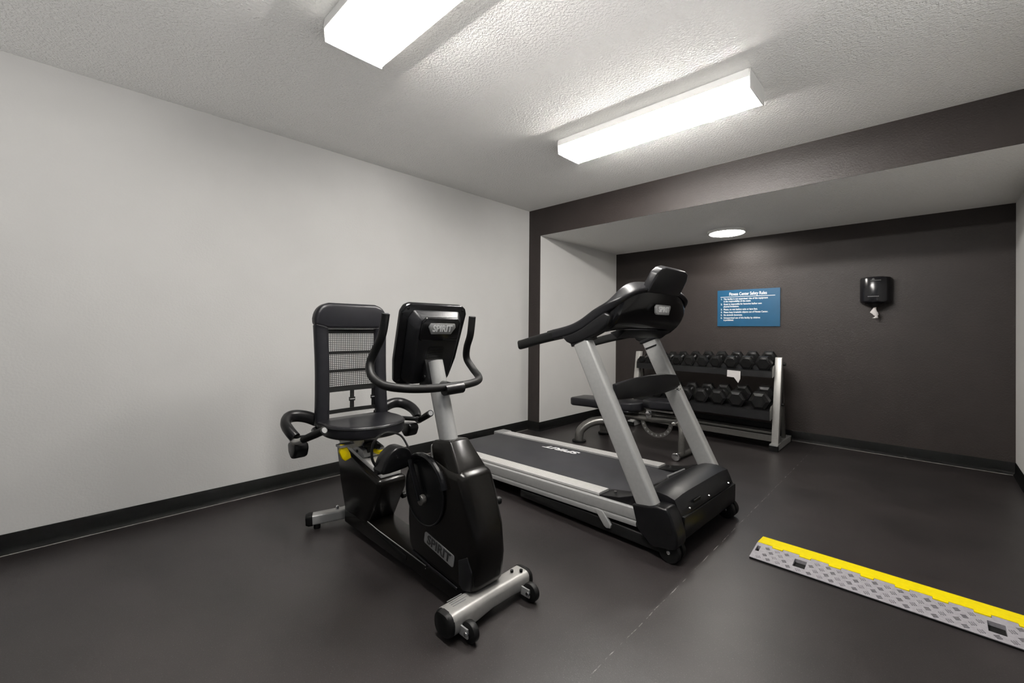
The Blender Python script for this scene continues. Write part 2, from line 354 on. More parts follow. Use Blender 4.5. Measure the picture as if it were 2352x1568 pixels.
# ------------------------------------------------------------ cable ramp
OFF=Vector((-.13,2.45,0))
t=thing('cable_ramp','low grey tread rubber cable ramp with bright yellow hinged lid on the floor','cable ramp',OFF)
x0,x1=-.628,.36; ya,ym,yc_,yz=2.335,2.462,2.478,2.582
MB().box(x0,x1,ya,yz,0.0005,.007,.001).build('base_strip',M['rubber'],t)
def zs(y): return .010+(y-ya)/(yc_-ya)*.020
holes=[(-.620,-.604,2.40,2.448),(-.456,-.408,2.375,2.438),(.163,.210,2.375,2.438)]
xs=sorted({x0,x1}|{h[i] for h in holes for i in (0,1)}|{-.628+.115*k+.0 for k in range(1,9)}|{-.628+.115*k+.068 for k in range(0,8)})
xs=[x for x in xs if x0-1e-6<=x<=x1+1e-6]
ys=[ya,2.375,2.40,2.438,2.448,ym,yc_]
mb=MB(); grid={}
def gv(x,y,top):
    k=(round(x,4),round(y,4),top)
    if k not in grid: grid[k]=mb.b.verts.new((x,y,zs(y) if top else .0075))
    return grid[k]
cells=[]
for i in range(len(xs)-1):
    for j in range(len(ys)-1):
        cx_,cy_=(xs[i]+xs[i+1])/2,(ys[j]+ys[j+1])/2
        if any(h[0]<cx_<h[1] and h[2]<cy_<h[3] for h in holes): continue
        if cy_>ym and ((cx_-x0)%.115)>.068: continue
        cells.append((i,j))
cs=set(cells)
for i,j in cells:
    a,b,c,d=xs[i],xs[i+1],ys[j],ys[j+1]
    mb.b.faces.new([gv(a,c,1),gv(b,c,1),gv(b,d,1),gv(a,d,1)])
    for (di,dj,p,q) in ((0,-1,(a,c),(b,c)),(1,0,(b,c),(b,d)),(0,1,(b,d),(a,d)),(-1,0,(a,d),(a,c))):
        if (i+di,j+dj) not in cs: mb.b.faces.new([gv(*p,1),gv(*p,0),gv(*q,0),gv(*q,1)])
body=mb.build('ramp_body',M['rampgrey'],t,flat=True)
# raised tread: groups of three short bars, alternating direction
mb=MB(); k=0
for ix in range(24):
    for iy in range(4):
        cx_=x0+.034+ix*.041+(.0205 if iy%2 else 0); cy_=ya+.020+iy*.0295
        if cx_>x1-.02 or any(h[0]-.016<cx_<h[1]+.016 and h[2]-.014<cy_<h[3]+.014 for h in holes): continue
        ang=math.radians(28 if (ix+iy)%2 else -62)
        for q in (-1,0,1):
            R=Matrix.Translation((cx_,cy_,zs(cy_)))@Matrix.Rotation(math.atan(.02/(yc_-ya)),4,'X')@Matrix.Rotation(ang,4,'Z')
            mb.box(-.0085,.0085,q*.0068-.0014,q*.0068+.0014,-.001,.0022,.0,1,rot=R)
tr=mb.build('tread_bars',M['rampdark'],t,flat=True); tr.parent=t
mb=MB()
pts=[(x0+.001,yz-.002),(x0+.001,yc_+.0012)]
for kk in range(0,9):
    a=x0+.115*kk
    if a+.068<x1: pts+= [(a+.0685,yc_+.0012),(a+.0695,ym+.0012),]
    if a+.115<x1: pts+= [(a+.1135,ym+.0012),(a+.1145,yc_+.0012)]
pts+=[(x1-.001,pts[-1][1]),(x1-.001,yz-.002)]
mb.prism(pts[::-1],'z',.0076,.0315)
for v in mb.b.verts:
    if v.co.z>.02 and v.co.y>2.5: v.co.z=.024
mb.build('lid',M['rampyellow'],t,flat=True)

# ------------------------------------------------------------ dumbbell rack
OFF=Vector((-1.75,4.8,0))
t=thing('dumbbell_rack','three-tier silver and black dumbbell rack against the brown wall','dumbbell rack',OFF)
RX0,RX1=-2.515,-.998
for xa in (RX0,RX1-.058):
    xb=xa+.058
    up=MB().prism([(4.60,.05),(4.665,.05),(4.795,.865),(4.735,.865)],'x',xa,xb,.004,2).build('upright',M['lightsilver'],t)
    MB().prism([(4.93,.05),(4.97,.05),(4.83,.80),(4.79,.80)],'x',xa+.012,xb-.012,.003,1).build('rear_strut',M['gun'],t)
    MB().box(xa-.006,xb+.006,4.56,5.10,.006,.062,.006).build('foot',M['silver'],t)
    MB().box(xa-.008,xb+.008,4.555,4.58,.0,.05,.006).build('foot_cap',M['rubber'],t); MB().box(xa-.008,xb+.008,5.08,5.105,.0,.05,.006).build('foot_cap',M['rubber'],t)
for (y,z) in ((4.76,.80),(4.70,.42)):
    MB().cyl((RX1,y+.02,z),(RX1+.022,y+.02,z),.014,12).build('knob',M['rubber'],t); MB().cyl((RX0-.022,y+.02,z),(RX0,y+.02,z),.014,12).build('knob',M['rubber'],t)
def shelf(yf,zf,depth,rise,lip):
    # angled tray with a front lip and a rear lip, side plates
    prof=[(yf,zf-lip),(yf+.004,zf-lip),(yf+.004,zf-.004),(yf+depth,zf+rise-.004),(yf+depth,zf+rise+.03),(yf+depth-.004,zf+rise+.03),(yf+depth-.004,zf+rise),(yf,zf)]
    MB().prism(prof,'x',RX0+.06,RX1-.06).build('shelf',M['rackblack'],t,flat=True)
    for x in (RX0+.0575,RX1-.0625):
        MB().prism([(yf-.005,zf-lip),(yf+depth*.6,zf-lip+rise*.5),(yf+depth+.01,zf+rise+.04),(yf+.02,zf+.045),(yf-.005,zf+.01)],'x',x,x+.005).build('shelf_bracket',M['gun'],t,flat=True)
shelf(4.645,.735,.35,.075,.062)
shelf(4.575,.362,.37,.075,.085)
MB().box(RX0+.06,RX1-.06,4.62,4.70,.135,.142).box(RX0+.06,RX1-.06,4.62,4.626,.075,.142).box(RX0+.06,RX1-.06,4.70,4.82,.142,.148).build('lower_shelf',M['gun'],t,flat=True)
MB().box(RX0+.06,RX1-.06,4.86,4.90,.155,.20,.003).build('lower_rail',M['rackblack'],t)
# white note hanging under the top shelf's lip
OFF=Vector((-1.4,4.635,.7))
n=MB()
pts=[(-1.458,.722),(-1.335,.717),(-1.337,.640),(-1.356,.598),(-1.395,.652),(-1.460,.655)]
n.prism(pts,'y',4.6405,4.6425)
o=n.build('paper_note',M['paper'],None,flat=True); o['label']='torn white paper note hanging from the lip of the rack top shelf'; o['category']='note'

# dumbbells: one hex pair of heads each, axis along y, resting on the trays
def dumbbell(x,yf,zf,slope,f,name,label,group,i):
    """f = flat-to-flat size of the head, yf/zf = bottom point of the front head's front face"""
    global OFF
    hl=f*.54; gl=.125; L=2*hl+gl; ang=math.atan(slope)
    t=thing(name,label,'dumbbell',(x,yf,zf),0,group); t.rotation_euler=(ang,0,0); OFF=Vector((0,0,0))
    r=f/math.sqrt(3)
    for a in (0.,hl+gl):
        mb=MB(); rings=[]
        for yy,k in ((0,.70),(.004,.76),(hl*.16,1.),(hl*.84,1.),(hl-.004,.80),(hl,.76)):
            rings.append([mb.b.verts.new((r*k*math.cos(PI/3*j),a+yy,f/2+r*k*math.sin(PI/3*j))) for j in range(6)])
        fs=[]
        for p,q in zip(rings,rings[1:]):
            for j in range(6): fs.append(mb.b.faces.new([p[j],p[(j+1)%6],q[(j+1)%6],q[j]]))
        fs+=[mb.b.faces.new(rings[0]),mb.b.faces.new(rings[-1][::-1])]; bmesh.ops.recalc_face_normals(mb.b,faces=fs)
        h=mb.build('head',M['hex'],t,ang=25)
    hr=.0185
    MB().tube([(0,hl-.002,f/2),(0,hl+.006,f/2),(0,hl+.02,f/2),(0,hl+gl/2,f/2),(0,hl+gl-.02,f/2),(0,hl+gl-.006,f/2),(0,hl+gl+.002,f/2)],hr,18,up=(1,0,0),scale=[1.25,1.2,.85,1.0,.85,1.2,1.25]).build('handle',M['chrome'],t)
top=[(-2.40,.062),(-2.305,.068),(-2.21,.074),(-2.105,.080),(-1.985,.086),(-1.85,.090),(-1.715,.095),(-1.578,.099),(-1.43,.103),(-1.285,.108),(-1.137,.112)]
ord_=['smallest','second','third','fourth','fifth','sixth','seventh','eighth','ninth','tenth','largest']
extra=['at the left end','just right of the smallest one','three from the left end','mostly behind the treadmill upright','just right of the treadmill upright','sixth from the left','seventh from the left','eighth from the left','ninth from the left','second from the right end','at the right end']
for i,(x,f) in enumerate([(x,f*1.15) for x,f in top]):
    dumbbell(x,4.655,.738,.075/.35,f,'hex_dumbbell',f'black hex dumbbell on the rack top shelf, {extra[i]}','hex dumbbells on the top shelf',i)
low=[(-2.35,.108),(-2.19,.112),(-2.03,.116),(-1.865,.120),(-1.70,.124),(-1.535,.128),(-1.36,.133),(-1.157,.140)]
ex2=['at the left end','second from the left end','third from the left, behind the treadmill crossbar','fourth from the left, at the treadmill upright','fourth from the right end','third from the right end','second from the right end','biggest, at the right end']
for i,(x,f) in enumerate([(x,f*1.12) for x,f in low]):
    dumbbell(x,4.588,.3675,.075/.37,f,'hex_dumbbell',f'black hex dumbbell on the rack middle shelf, {ex2[i]}','hex dumbbells on the middle shelf',i)

# ------------------------------------------------------------ bench
OFF=Vector((-2.05,3.79,0)); by=3.79
t=thing('weight_bench','black padded adjustable weight bench with gunmetal frame behind the treadmill','weight bench',OFF)
mb=MB()
# backrest pad (long), tapers towards the hinge end
pb=[(-2.70,by-.115),(-2.66,by-.145),(-2.45,by-.15),(-2.05,by-.15),(-1.99,by-.13),(-1.93,by-.06),(-1.93,by+.06),(-1.99,by+.13),(-2.05,by+.15),(-2.45,by+.15),(-2.66,by+.145),(-2.70,by+.115)]
mb.prism(pb,'z',.355,.435,.018,3)
mb.b.transform(Matrix.Translation((-1.93,0,.38))@Matrix.Rotation(math.radians(-2.0),4,'Y')@Matrix.Translation((1.93,0,-.38)))
mb.build('backrest_pad',M['vinyl'],t)
MB().prism([(-2.69,by-.12),(-2.02,by-.14),(-1.97,by-.06),(-1.97,by+.06),(-2.02,by+.14),(-2.69,by+.12)],'z',.335,.352,.003,1).build('backrest_board',M['satin'],t)
mb=MB(); mb.prism([(-1.91,by-.07),(-1.80,by-.14),(-1.60,by-.13),(-1.57,by-.10),(-1.57,by+.10),(-1.60,by+.13),(-1.80,by+.14),(-1.91,by+.07)],'z',.395,.47,.018,3)
mb.b.transform(Matrix.Translation((-1.9,0,.42))@Matrix.Rotation(math.radians(-4),4,'Y')@Matrix.Translation((1.9,0,-.42)))
mb.build('seat_pad',M['vinyl'],t)
MB().prism([(-1.90,by-.06),(-1.80,by-.12),(-1.60,by-.11),(-1.60,by+.11),(-1.80,by+.12),(-1.90,by+.06)],'z',.385,.402,.003,1).build('seat_board',M['gun'],t)
# frame
for s in (-1,1):
    MB().tube([(-2.22,by+s*.015,.215),(-2.32,by+s*.07,.215),(-2.42,by+s*.15,.19),(-2.49,by+s*.215,.12),(-2.50,by+s*.235,.05),(-2.50,by+s*.235,.012)],.052,16,smooth=5,flat=.8).build('rear_leg',M['gun'],t)
    MB().cyl((-2.50,by+s*.235,0),(-2.50,by+s*.235,.018),.068,24,bev=.004).build('foot_pad',M['rubber'],t)
MB().tube([(-2.36,by,.19),(-2.30,by,.245),(-2.20,by,.275),(-2.0,by,.285),(-1.84,by,.285)],.027,16,smooth=5).build('spine',M['gun'],t)
MB().tube([(-2.33,by,.22),(-2.30,by,.30),(-2.2,by,.325),(-1.99,by,.33)],.02,12,smooth=4).build('back_support',M['gun'],t)
MB().tube([(-1.86,by,.285),(-1.72,by,.30),(-1.62,by,.30),(-1.565,by-.02,.275),(-1.545,by-.045,.22),(-1.545,by-.05,.12),(-1.545,by-.05,.045)],.030,16,smooth=5).build('front_leg',M['gun'],t)
MB().tube([(-1.545,by-.16,.035),(-1.545,by-.10,.033),(-1.53,by+.10,.035),(-1.51,by+.20,.06)],.024,14,smooth=4).build('front_foot',M['gun'],t)
MB().cyl((-1.545,by-.185,.036),(-1.545,by-.145,.036),.034,18,bev=.006).build('foot_wheel',M['chrome'],t)
MB().cyl((-1.512,by+.18,.036),(-1.508,by+.215,.036),.034,18,bev=.006).build('foot_wheel',M['chrome'],t)
# perforated adjustment arc
mb=MB(); n=22; ring=[]
for k in range(n+1):
    a=PI+PI*k/n; ca,sa=math.cos(a),math.sin(a)
    ring.append([(-1.80+r*ca,by+w,.275+r*sa*.95) for r,w in ((.155,-.006),(.155,.006),(.118,.006),(.118,-.006))])
vv=[[mb.b.verts.new(p) for p in q] for q in ring]
for a,b in zip(vv,vv[1:]):
    for j in range(4): mb.b.faces.new([a[j],a[(j+1)%4],b[(j+1)%4],b[j]])
mb.b.faces.new(vv[0]); mb.b.faces.new(vv[-1][::-1]); bmesh.ops.recalc_face_normals(mb.b,faces=mb.b.faces[:])
ap=mb.build('adjustment_arc',M['gun'],t)
for k in range(1,10):
    mb=MB(); a=PI+PI*k/10; mb.cyl((-1.80+.137*math.cos(a),by-.0075,.275+.137*.95*math.sin(a)),(-1.80+.137*math.cos(a),by+.0075,.275+.137*.95*math.sin(a)),.008,12); mb.build('adjustment_hole',M['badge'],ap)
MB().box(-1.885,-1.835,by-.04,by+.04,.295,.385,.006).cyl((-1.86,by-.06,.345),(-1.86,by+.06,.345),.022,16,bev=.003).build('hinge',M['chrome'],t)
MB().cyl((-1.60,by-.085,.30),(-1.60,by-.02,.30),.014,14).sph((-1.60,by-.095,.30),.020).build('pop_pin',M['chrome'],t)

# ------------------------------------------------------------ treadmill (local frame)
OFF=Vector((0,0,0))
t=thing('treadmill','silver and black treadmill with long belt and tall console in front of the alcove','treadmill',(-1.27,2.43,0),math.radians(-2))
def zt(x): return .215+.034*x      # top of the side strips
def slab(x0,x1,ya,yb,d0,d1,bev=0.,name='',m=None,par=None,seg=2):
    return MB().prism([(x0,zt(x0)+d0),(x1,zt(x1)+d0),(x1,zt(x1)+d1),(x0,zt(x0)+d1)],'y',ya,yb,bev,seg).build(name,m,par)
slab(-1.60,.19,-.282,.292,-.030,-.010,.004,'running_belt',M['belt'],t)
belt=t.children[-1]
mb=MB(); xa,xb=-1.09,-.72
mb.text('SPIRIT',.085,basis((-.79,.222,zt(-.79)-.0085),(-1,0,-.034),(-.25,-1,0)),.0006,'CENTER',.33,.003)
mb.build('belt_lettering',M['white'],belt,flat=True)
slab(-1.58,.16,-.33,.34,-.12,-.032,0,'deck',M['rubber'],t)
for s,(a,b) in ((-1,(-.385,-.288)),(1,(.298,.392))):
    mb=MB()
    mb.prism([(-1.545,zt(-1.545)-.012),(-.02,zt(-.02)-.012),(-.02,zt(-.02)),(-1.545,zt(-1.545))],'y',a,b)
    for q in range(5):   # ribs
        yy=a+.014+q*.017
        mb.prism([(-1.545,zt(-1.545)-.001),(-.02,zt(-.02)-.001),(-.02,zt(-.02)+.0014),(-1.545,zt(-1.545)+.0014)],'y',yy,yy+.008)
    mb.build('foot_rail',M['alu'],t,flat=True)
    # side rail: convex band, groove, lower lip (swept profile)
    o=-.395 if s<0 else .402
    pf=[(0,-.016),(.006,-.022),(.010,-.045),(.006,-.074),(-.002,-.078),(-.002,-.082),(.012,-.084),(.014,-.090),(.010,-.108),(-.02,-.110),(-.02,-.016)]
    mb=MB(); A=[];B=[]
    for p in pf:
        A.append(mb.b.verts.new((-1.55,o+s*p[0],zt(-1.55)+p[1]))); B.append(mb.b.verts.new((.22,o+s*p[0],zt(.22)+p[1])))
    for i in range(len(pf)): mb.b.faces.new([A[i],A[(i+1)%len(pf)],B[(i+1)%len(pf)],B[i]])
    mb.b.faces.new(A[::-1]); mb.b.faces.new(B); bmesh.ops.recalc_face_normals(mb.b,faces=mb.b.faces[:])
    mb.build('side_rail',M['silver'],t)
    # rear corner cap
    y1,y2=(o-.012,a+.105) if s<0 else (b-.105,o+.012)
    slab(-1.66,-1.545,y1,y2,-.10,.004,.01,'rear_cap',M['badge'],t,3)
    # dark infill ahead of the foot rail, with a bolt
    y1,y2=(a,-.26) if s<0 else (.27,b)
    MB().prism([(-.019,.19),(.20,.18),(.20,.262),(.10,.225),(-.019,.205)],'y',y1,y2,.004).build('rail_cover',M['plastic'],t)
    MB().cyl((.045,(y1+y2)/2-s*.0,.205),(.045,(y1+y2)/2,.226),.008,12).build('bolt',M['chrome'],t)
    # upright: slanted rounded-rectangular tube
    yu=-.388 if s<0 else .388
    MB().sweep([(.30,yu,.20),(-.135,yu,1.048)],rrect(.066,.108,.016),up=(1,0,0)).build('upright',M['silver'],t,ang=60)
    # foot boot around the bottom of the upright
    bp=[(.205,.236),(.30,.250),(.335,.262),(.392,.262),(.415,.235),(.445,.150),(.447,.10),(.43,.075),(.35,.062),(.315,.055),(.24,.115)]
    y1,y2=(-.430,-.330) if s<0 else (.330,.405)
    if s>0: bp=[(p[0]-(.035 if p[0]>.3 else 0),p[1]) for p in bp]
    bo=MB().prism(bp,'y',y1,y2,.012,3).build('foot_boot',M['plastic'],t)
    MB().cyl((.405-(.03 if s>0 else 0),y1-.0015 if s<0 else y2+.0015,.165),(.405,(y1+y2)/2,.165),.017,18).build('boot_recess',M['rubber'],bo)
    for d in (-.028,.022):
        yy=(-.368 if s<0 else .352)+d
        w=MB().cyl((.395,yy-.016,.052),(.395,yy+.016,.052),.052,32,bev=.006).build('transport_wheel',M['rubber'],t)
        MB().cyl((.395,yy-.0185,.052),(.395,yy+.0185,.052),.010,12,bev=.002).build('axle_bolt',M['chrome'],w)
    # low side frame on the floor and stop bracket
    y1,y2=(-.40,-.335) if s<0 else (.335,.40)
    MB().prism([(-.62,.028),(.36,.028),(.33,.085),(-.10,.092),(-.62,.075)],'y',y1,y2,.006).build('base_frame',M['rubber'],t)
    MB().prism([(-.035,.135),(.02,.135),(.075,.075),(.07,.055),(.045,.05),(.03,.058)],'y',*( (-.412,-.395) if s<0 else (.395,.412)),.004).build('stop_bracket',M['silver'],t)
MB().box(-1.45,-1.35,-.30,.30,0,.07,.01).build('rear_foot',M['rubber'],t)
MB().box(-1.50,.05,-.30,.30,.05,.105,.01).build('underframe',M['rubber'],t)
# motor hood
hy0,hy1=-.322,.378
def crown(prof, y0,y1,n=9,drop=.018):
    mb=MB(); rings=[]
    for k in range(n+1):
        u=-1+2*k/n; y=(y0+y1)/2+(y1-y0)/2*u; e=abs(u)**6
        rings.append([mb.b.verts.new((p[0]-e*p[2],y,p[1]-e*drop)) for p in prof])
    m=len(prof)
    for a,b in zip(rings,rings[1:]):
        for j in range(m): mb.b.faces.new([a[j],a[(j+1)%m],b[(j+1)%m],b[j]])
    mb.b.faces.new(rings[0]); mb.b.faces.new(rings[-1][::-1]); bmesh.ops.recalc_face_normals(mb.b,faces=mb.b.faces[:]); return mb
crown([(.235,.288,-.008),(.26,.300,-.003),(.30,.304,0),(.345,.299,0),(.386,.288,.004),(.394,.279,.008),(.412,.245,.01),(.424,.212,.01),(.424,.203,.01),(.22,.200,0),(.20,.250,-.01)],hy0,hy1,drop=.014).build('motor_hood',M['satin'],t,ang=22)
bc=crown([(.145,.218,0),(.165,.248,0),(.20,.272,-.01),(.232,.284,-.008),(.232,.20,0),(.145,.20,0)],hy0+.012,hy1-.012,drop=.02).build('belt_cover',M['gloss'],t)
MB().prism([(.192,-.02),(.205,-.025),(.215,.17),(.204,.185)],'z',.267,.281,.002).build('cover_badge',M['badge'],bc)
MB().prism([(.10,.06),(.40,.06),(.428,.09),(.430,.200),(.10,.200)],'y',hy0+.012,hy1+.006,.008,2).build('motor_base',M['plastic'],t)
MB().prism([(.372,.205),(.415,.205),(.410,.15),(.40,.11),(.39,.15)],'y',hy0-.006,hy0+.004,.001,1).build('bracket_plate',M['lightsilver'],t)
for y in (-.24,.0,.28):
    MB().cyl((.420,y,.225),(.4275,y,.2235),.006,10).build('hood_screw',M['chrome'],t)
MB().box(.419,.4235,-.19,-.11,.236,.25,.001).build('hood_slots',M['rubber'],t)
# cross panel between the uprights
MB().prism([(-.345,.735),(-.365,.78),(-.375,.822),(-.2,.838),(.0,.845),(.2,.840),(.34,.826),(.375,.80),(.40,.755),(.36,.735),(.2,.722),(.0,.720),(-.2,.727)],'x',.052,.078,.006,2).build('cross_panel',M['satin'],t)
pn=t.children[-1]
MB().cyl((.06,.365,.728),(.09,.365,.728),.011,12,bev=.002).build('panel_bolt',M['chrome'],pn)
mk=MB().prism([(-.150,.978),(-.072,1.010),(-.072,1.022),(-.154,.990)],'y',.3535,.3555).build('upright_slot',M['rubber'],t)
# console: dark cover panel inside a rim that sweeps down into the two arms
cen=[(.005,1.195),(.055,1.27),(.105,1.35),(.130,1.372),(.165,1.350),(.150,1.235),(.06,1.118),(-.035,1.118)]
end=[(-.03,1.185),(.015,1.225),(.055,1.255),(.085,1.275),(.110,1.265),(.110,1.195),(.045,1.105),(-.045,1.085)]
mb=MB(); rings=[]
ysn=[0,.12,.20,.27,.32,.35,.375,.388,.395]
for y in [-v for v in ysn[::-1]]+ysn[1:]:
    u=min((abs(y)/.39)**3.2,1); k=1.0
    if abs(y)>.38: k=.86 if abs(y)<.392 else .6
    pr=[(a[0]*(1-u)+b[0]*u, a[1]*(1-u)+b[1]*u) for a,b in zip(cen,end)]
    mx=sum(p[0] for p in pr)/8; mz=sum(p[1] for p in pr)/8
    rings.append([mb.b.verts.new((mx+(p[0]-mx)*k,y,mz+(p[1]-mz)*k)) for p in pr])
for a,b in zip(rings,rings[1:]):
    for j in range(8): mb.b.faces.new([a[j],a[(j+1)%8],b[(j+1)%8],b[j]])
mb.b.faces.new(rings[0]); mb.b.faces.new(rings[-1][::-1]); bmesh.ops.recalc_face_normals(mb.b,faces=mb.b.faces[:])
con=mb.build('console',M['gloss'],t,ang=60,sub=2)
half=[(-.34,.388,1.085),(-.27,.390,1.098),(-.19,.392,1.118),(-.12,.392,1.148),(-.05,.392,1.190),(.01,.390,1.228),(.06,.384,1.262),(.095,.366,1.294),(.115,.335,1.322),(.122,.29,1.342),(.125,.22,1.355),(.126,.11,1.362),(.126,0,1.364)]
rim=[(p[0],-p[1],p[2]) for p in half]+[(p[0],p[1],p[2]) for p in half[::-1][1:]]
rim=curve(rim,4); nr=len(rim)
prf=rrect(.066,.060,.018,4); rings=[]; mb=MB()
for i,p in enumerate(rim):
    d=(rim[min(i+1,nr-1)]-rim[max(i-1,0)]).normalized()
    q=abs(i-(nr-1)/2)/((nr-1)/2)              # 1 at the arms, 0 at the top middle
    w=min(1,max(0,(q-.30)/.35))
    A1=Vector((0,1,0)); A2=Vector((.80,0,.60))   # outward directions for arms / for the top bar
    out=(Vector((.76,0,-.65))*(1-w)+Vector((0,(-1 if p.y<0 else 1),0))*w)
    out=(out-d*out.dot(d)).normalized(); nn=d.cross(out).normalized()
    if (nn.z if w>.5 else nn.z)<0: nn=-nn
    hgt=(.062 if w>.99 else .030+.032*w); wid=.066*w+.075*(1-w)
    rings.append([mb.b.verts.new(p+out*(c[0]/.066*wid)*(1 if p.y<0 or w<.5 or True else 1)+nn*(c[1]/.060*hgt)) for c in prf])
m_=len(prf)
for a,b in zip(rings,rings[1:]):
    for j in range(m_): mb.b.faces.new([a[j],a[(j+1)%m_],b[(j+1)%m_],b[j]])
mb.b.faces.new(rings[0]); mb.b.faces.new(rings[-1]); bmesh.ops.recalc_face_normals(mb.b,faces=mb.b.faces[:])
mb.build('console_rim',M['satin'],t,ang=50)
# badge on the console's front cover
fx=lambda z:.150+(z-1.235)*.21
o0=Vector((.163,-.03,1.232)); tilt=(-.0,0,1)
bd=MB(); bd.prism([(-.10,1.215),(-.085,1.205),(.05,1.205),(.075,1.252),(.07,1.262),(-.085,1.262),(-.10,1.25)],'x',.150,.166,.003,2)
b_=bd.build('console_badge',M['badge'],con)
MB().text('SPIRIT',.045,basis((.1665,-.012,1.234),(0,1,0),(0,0,1)),.002,'CENTER',.125,.001).build('badge_lettering',M['white'],b_,flat=True)
for s in (-1,1):
    y1,y2=(-.425,-.362) if s<0 else (.362,.425)
    arm=[(-.27,1.075),(-.19,1.095),(-.12,1.125),(-.04,1.175),(.03,1.215),(.07,1.195),(.05,1.140),(.0,1.100),(-.05,1.076),(-.12,1.045),(-.19,1.027),(-.23,1.042)]
    MB().prism(arm,'y',y1,y2,.014,3).build('console_arm',M['plastic'],t)
    yy=-.385 if s<0 else .385
    h=MB().sweep(curve([(-.645,yy,1.012),(-.60,yy,1.022),(-.45,yy,1.058),(-.28,yy,1.092)],5),rrect(.046,.060,.018),up=(0,0,1)).build('handrail',M['rubber'],t,ang=60)
    MB().cyl((-.40,yy,1.092),(-.33,yy,1.107),.014,12).build('pulse_switch',M['plastic'],h)
    MB().box(-.200,-.060,yy-.036,yy+.038,1.035,1.058,.004,rot=Matrix.Translation((-.14,yy,1.046))@Matrix.Rotation(math.radians(-21),4,'Y')@Matrix.Translation((.14,-yy,-1.046))).build('arm_collar',M['plastic'],t)
MB().prism([(-.03,1.065),(.03,1.115),(-.02,1.118),(-.08,1.10)],'y',-.20,.36,.005).build('console_tray',M['plastic'],t)
MB().cyl((-.06,.10,1.10),(-.06,.24,1.10),.012,12).build('cable_plug',M['badge'],t)
# screen pod on top
sp=[(-.19,1.345),(.20,1.345),(.205,1.39),(.205,1.45),(.18,1.49),(.14,1.502),(-.10,1.502),(-.145,1.49),(-.175,1.46)]
mb=MB(); mb.prism(sp,'x',.0,.050,.010,3)
mb.b.transform(Matrix.Translation((.118,0,1.355))@Matrix.Rotation(math.radians(27),4,'Y')@Matrix.Translation((-.0,0,-1.355)))
scn=mb.build('display_pod',M['satin'],t)
mb=MB(); mb.box(-.003,.0005,-.14,.165,1.37,1.485,.001)
mb.b.transform(Matrix.Translation((.118,0,1.355))@Matrix.Rotation(math.radians(27),4,'Y')@Matrix.Translation((-.0,0,-1.355)))
mb.build('display_screen',M['screen'],scn)

# ------------------------------------------------------------ recumbent bike
YC=1.155
OFF=Vector((-1.85,YC,0))
t=thing('exercise_bike','black recumbent exercise bike with mesh-back seat and yellow levers, nearest machine','exercise bike',OFF)
# front stabiliser
MB().sweep([(-1.245,.955,.058),(-1.245,1.07,.060),(-1.245,1.155,.062),(-1.245,1.26,.060),(-1.245,1.358,.058)],rrect(.096,.082,.026),up=(0,0,1),scale=[1,1,.86,.84,.92]).build('front_stabilizer',M['lightsilver'],t,ang=60)
fs=t.children[-1]
for a,b in ((.936,.957),(1.356,1.377)):
    mb=MB(); mb.sweep([(-1.245,a if a<1 else b,.056),(-1.245,(a+b)/2 ,.056),(-1.245,b if a<1 else a,.056)],rrect(.101,.087,.036),scale=[.88,1,1]); mb.build('end_cap',M['rubber'],fs,ang=60)
mb=MB()
for k,(w) in enumerate((.07,.085,.08,.06)): mb.box(-1.262+.012*k-.02,-1.258+.012*k-.02,.985,.985+w,.1005,.1012)
mb.build('stabilizer_print',M['grey'],fs,flat=True)
for yw,s in ((1.005,1),(1.330,-1)):
    MB().box(-1.205,-1.160,yw-.022,yw-.016,.022,.055,.003).box(-1.205,-1.160,yw+.016,yw+.022,.022,.055,.003).build('wheel_bracket',M['silver'],t)
    w=MB().cyl((-1.168,yw-.013,.037),(-1.168,yw+.013,.037),.037,28,bev=.005).build('transport_wheel',M['rubber'],t)
    MB().cyl((-1.168,yw-.026,.037),(-1.168,yw+.026,.037),.009,12,bev=.002).build('axle_bolt',M['chrome'],w)
# second pair of far side bolts seen at the far end
MB().cyl((-1.25,1.30,.098),(-1.25,1.30,.106),.007,10).cyl((-1.225,1.33,.098),(-1.225,1.33,.106),.007,10).build('stabilizer_bolt',M['rubber'],t)
# base beam
MB().prism([(-2.34,.032),(-1.26,.026),(-1.26,.098),(-1.50,.092),(-1.95,.105),(-2.25,.135),(-2.34,.135)],'y',1.078,1.232,.010,2).build('base_beam',M['warmblack'],t)
bb=t.children[-1]
MB().prism([(-1.985,.090),(-1.705,.058),(-1.700,.080),(-1.975,.1)],'y',1.0755,1.0785,.0012,1).build('beam_inset',M['rubber'],bb)
MB().sweep([(-2.26,1.082,.133),(-1.97,1.0785,.109),(-1.55,1.0775,.094)],rrect(.004,.004,.0015,2)).build('beam_edge',M['grey'],bb)
# front shroud
sh=[(-1.395,.545),(-1.31,.545),(-1.270,.45),(-1.232,.33),(-1.220,.22),(-1.232,.10),(-1.30,.082),(-1.66,.115),(-1.685,.16),(-1.695,.26),(-1.692,.36),(-1.668,.46),(-1.625,.525),(-1.56,.56),(-1.49,.560)]
MB().prism(sh,'y',1.068,1.242,.034,4).build('front_shroud',M['warmblack'],t,ang=40)
shd=t.children[-1]
mb=MB(); mb.prism([(-1.548,.600),(-1.540,.632),(-1.425,.645),(-1.365,.575),(-1.302,.500),(-1.36,.482),(-1.50,.52)],'y',1.072,1.238,.012,3)
for v in mb.b.verts: v.co.y=YC+(v.co.y-YC)*(1-.36*min(1,max(0,(v.co.z-.50)/.13)))
mb.build('mast_cover',M['warmblack'],shd,ang=40)
MB().prism([(-1.285,.105),(-1.238,.120),(-1.236,.19),(-1.262,.24),(-1.315,.21),(-1.31,.12)],'y',1.064,1.072,.002).build('lower_cover',M['satin'],shd)
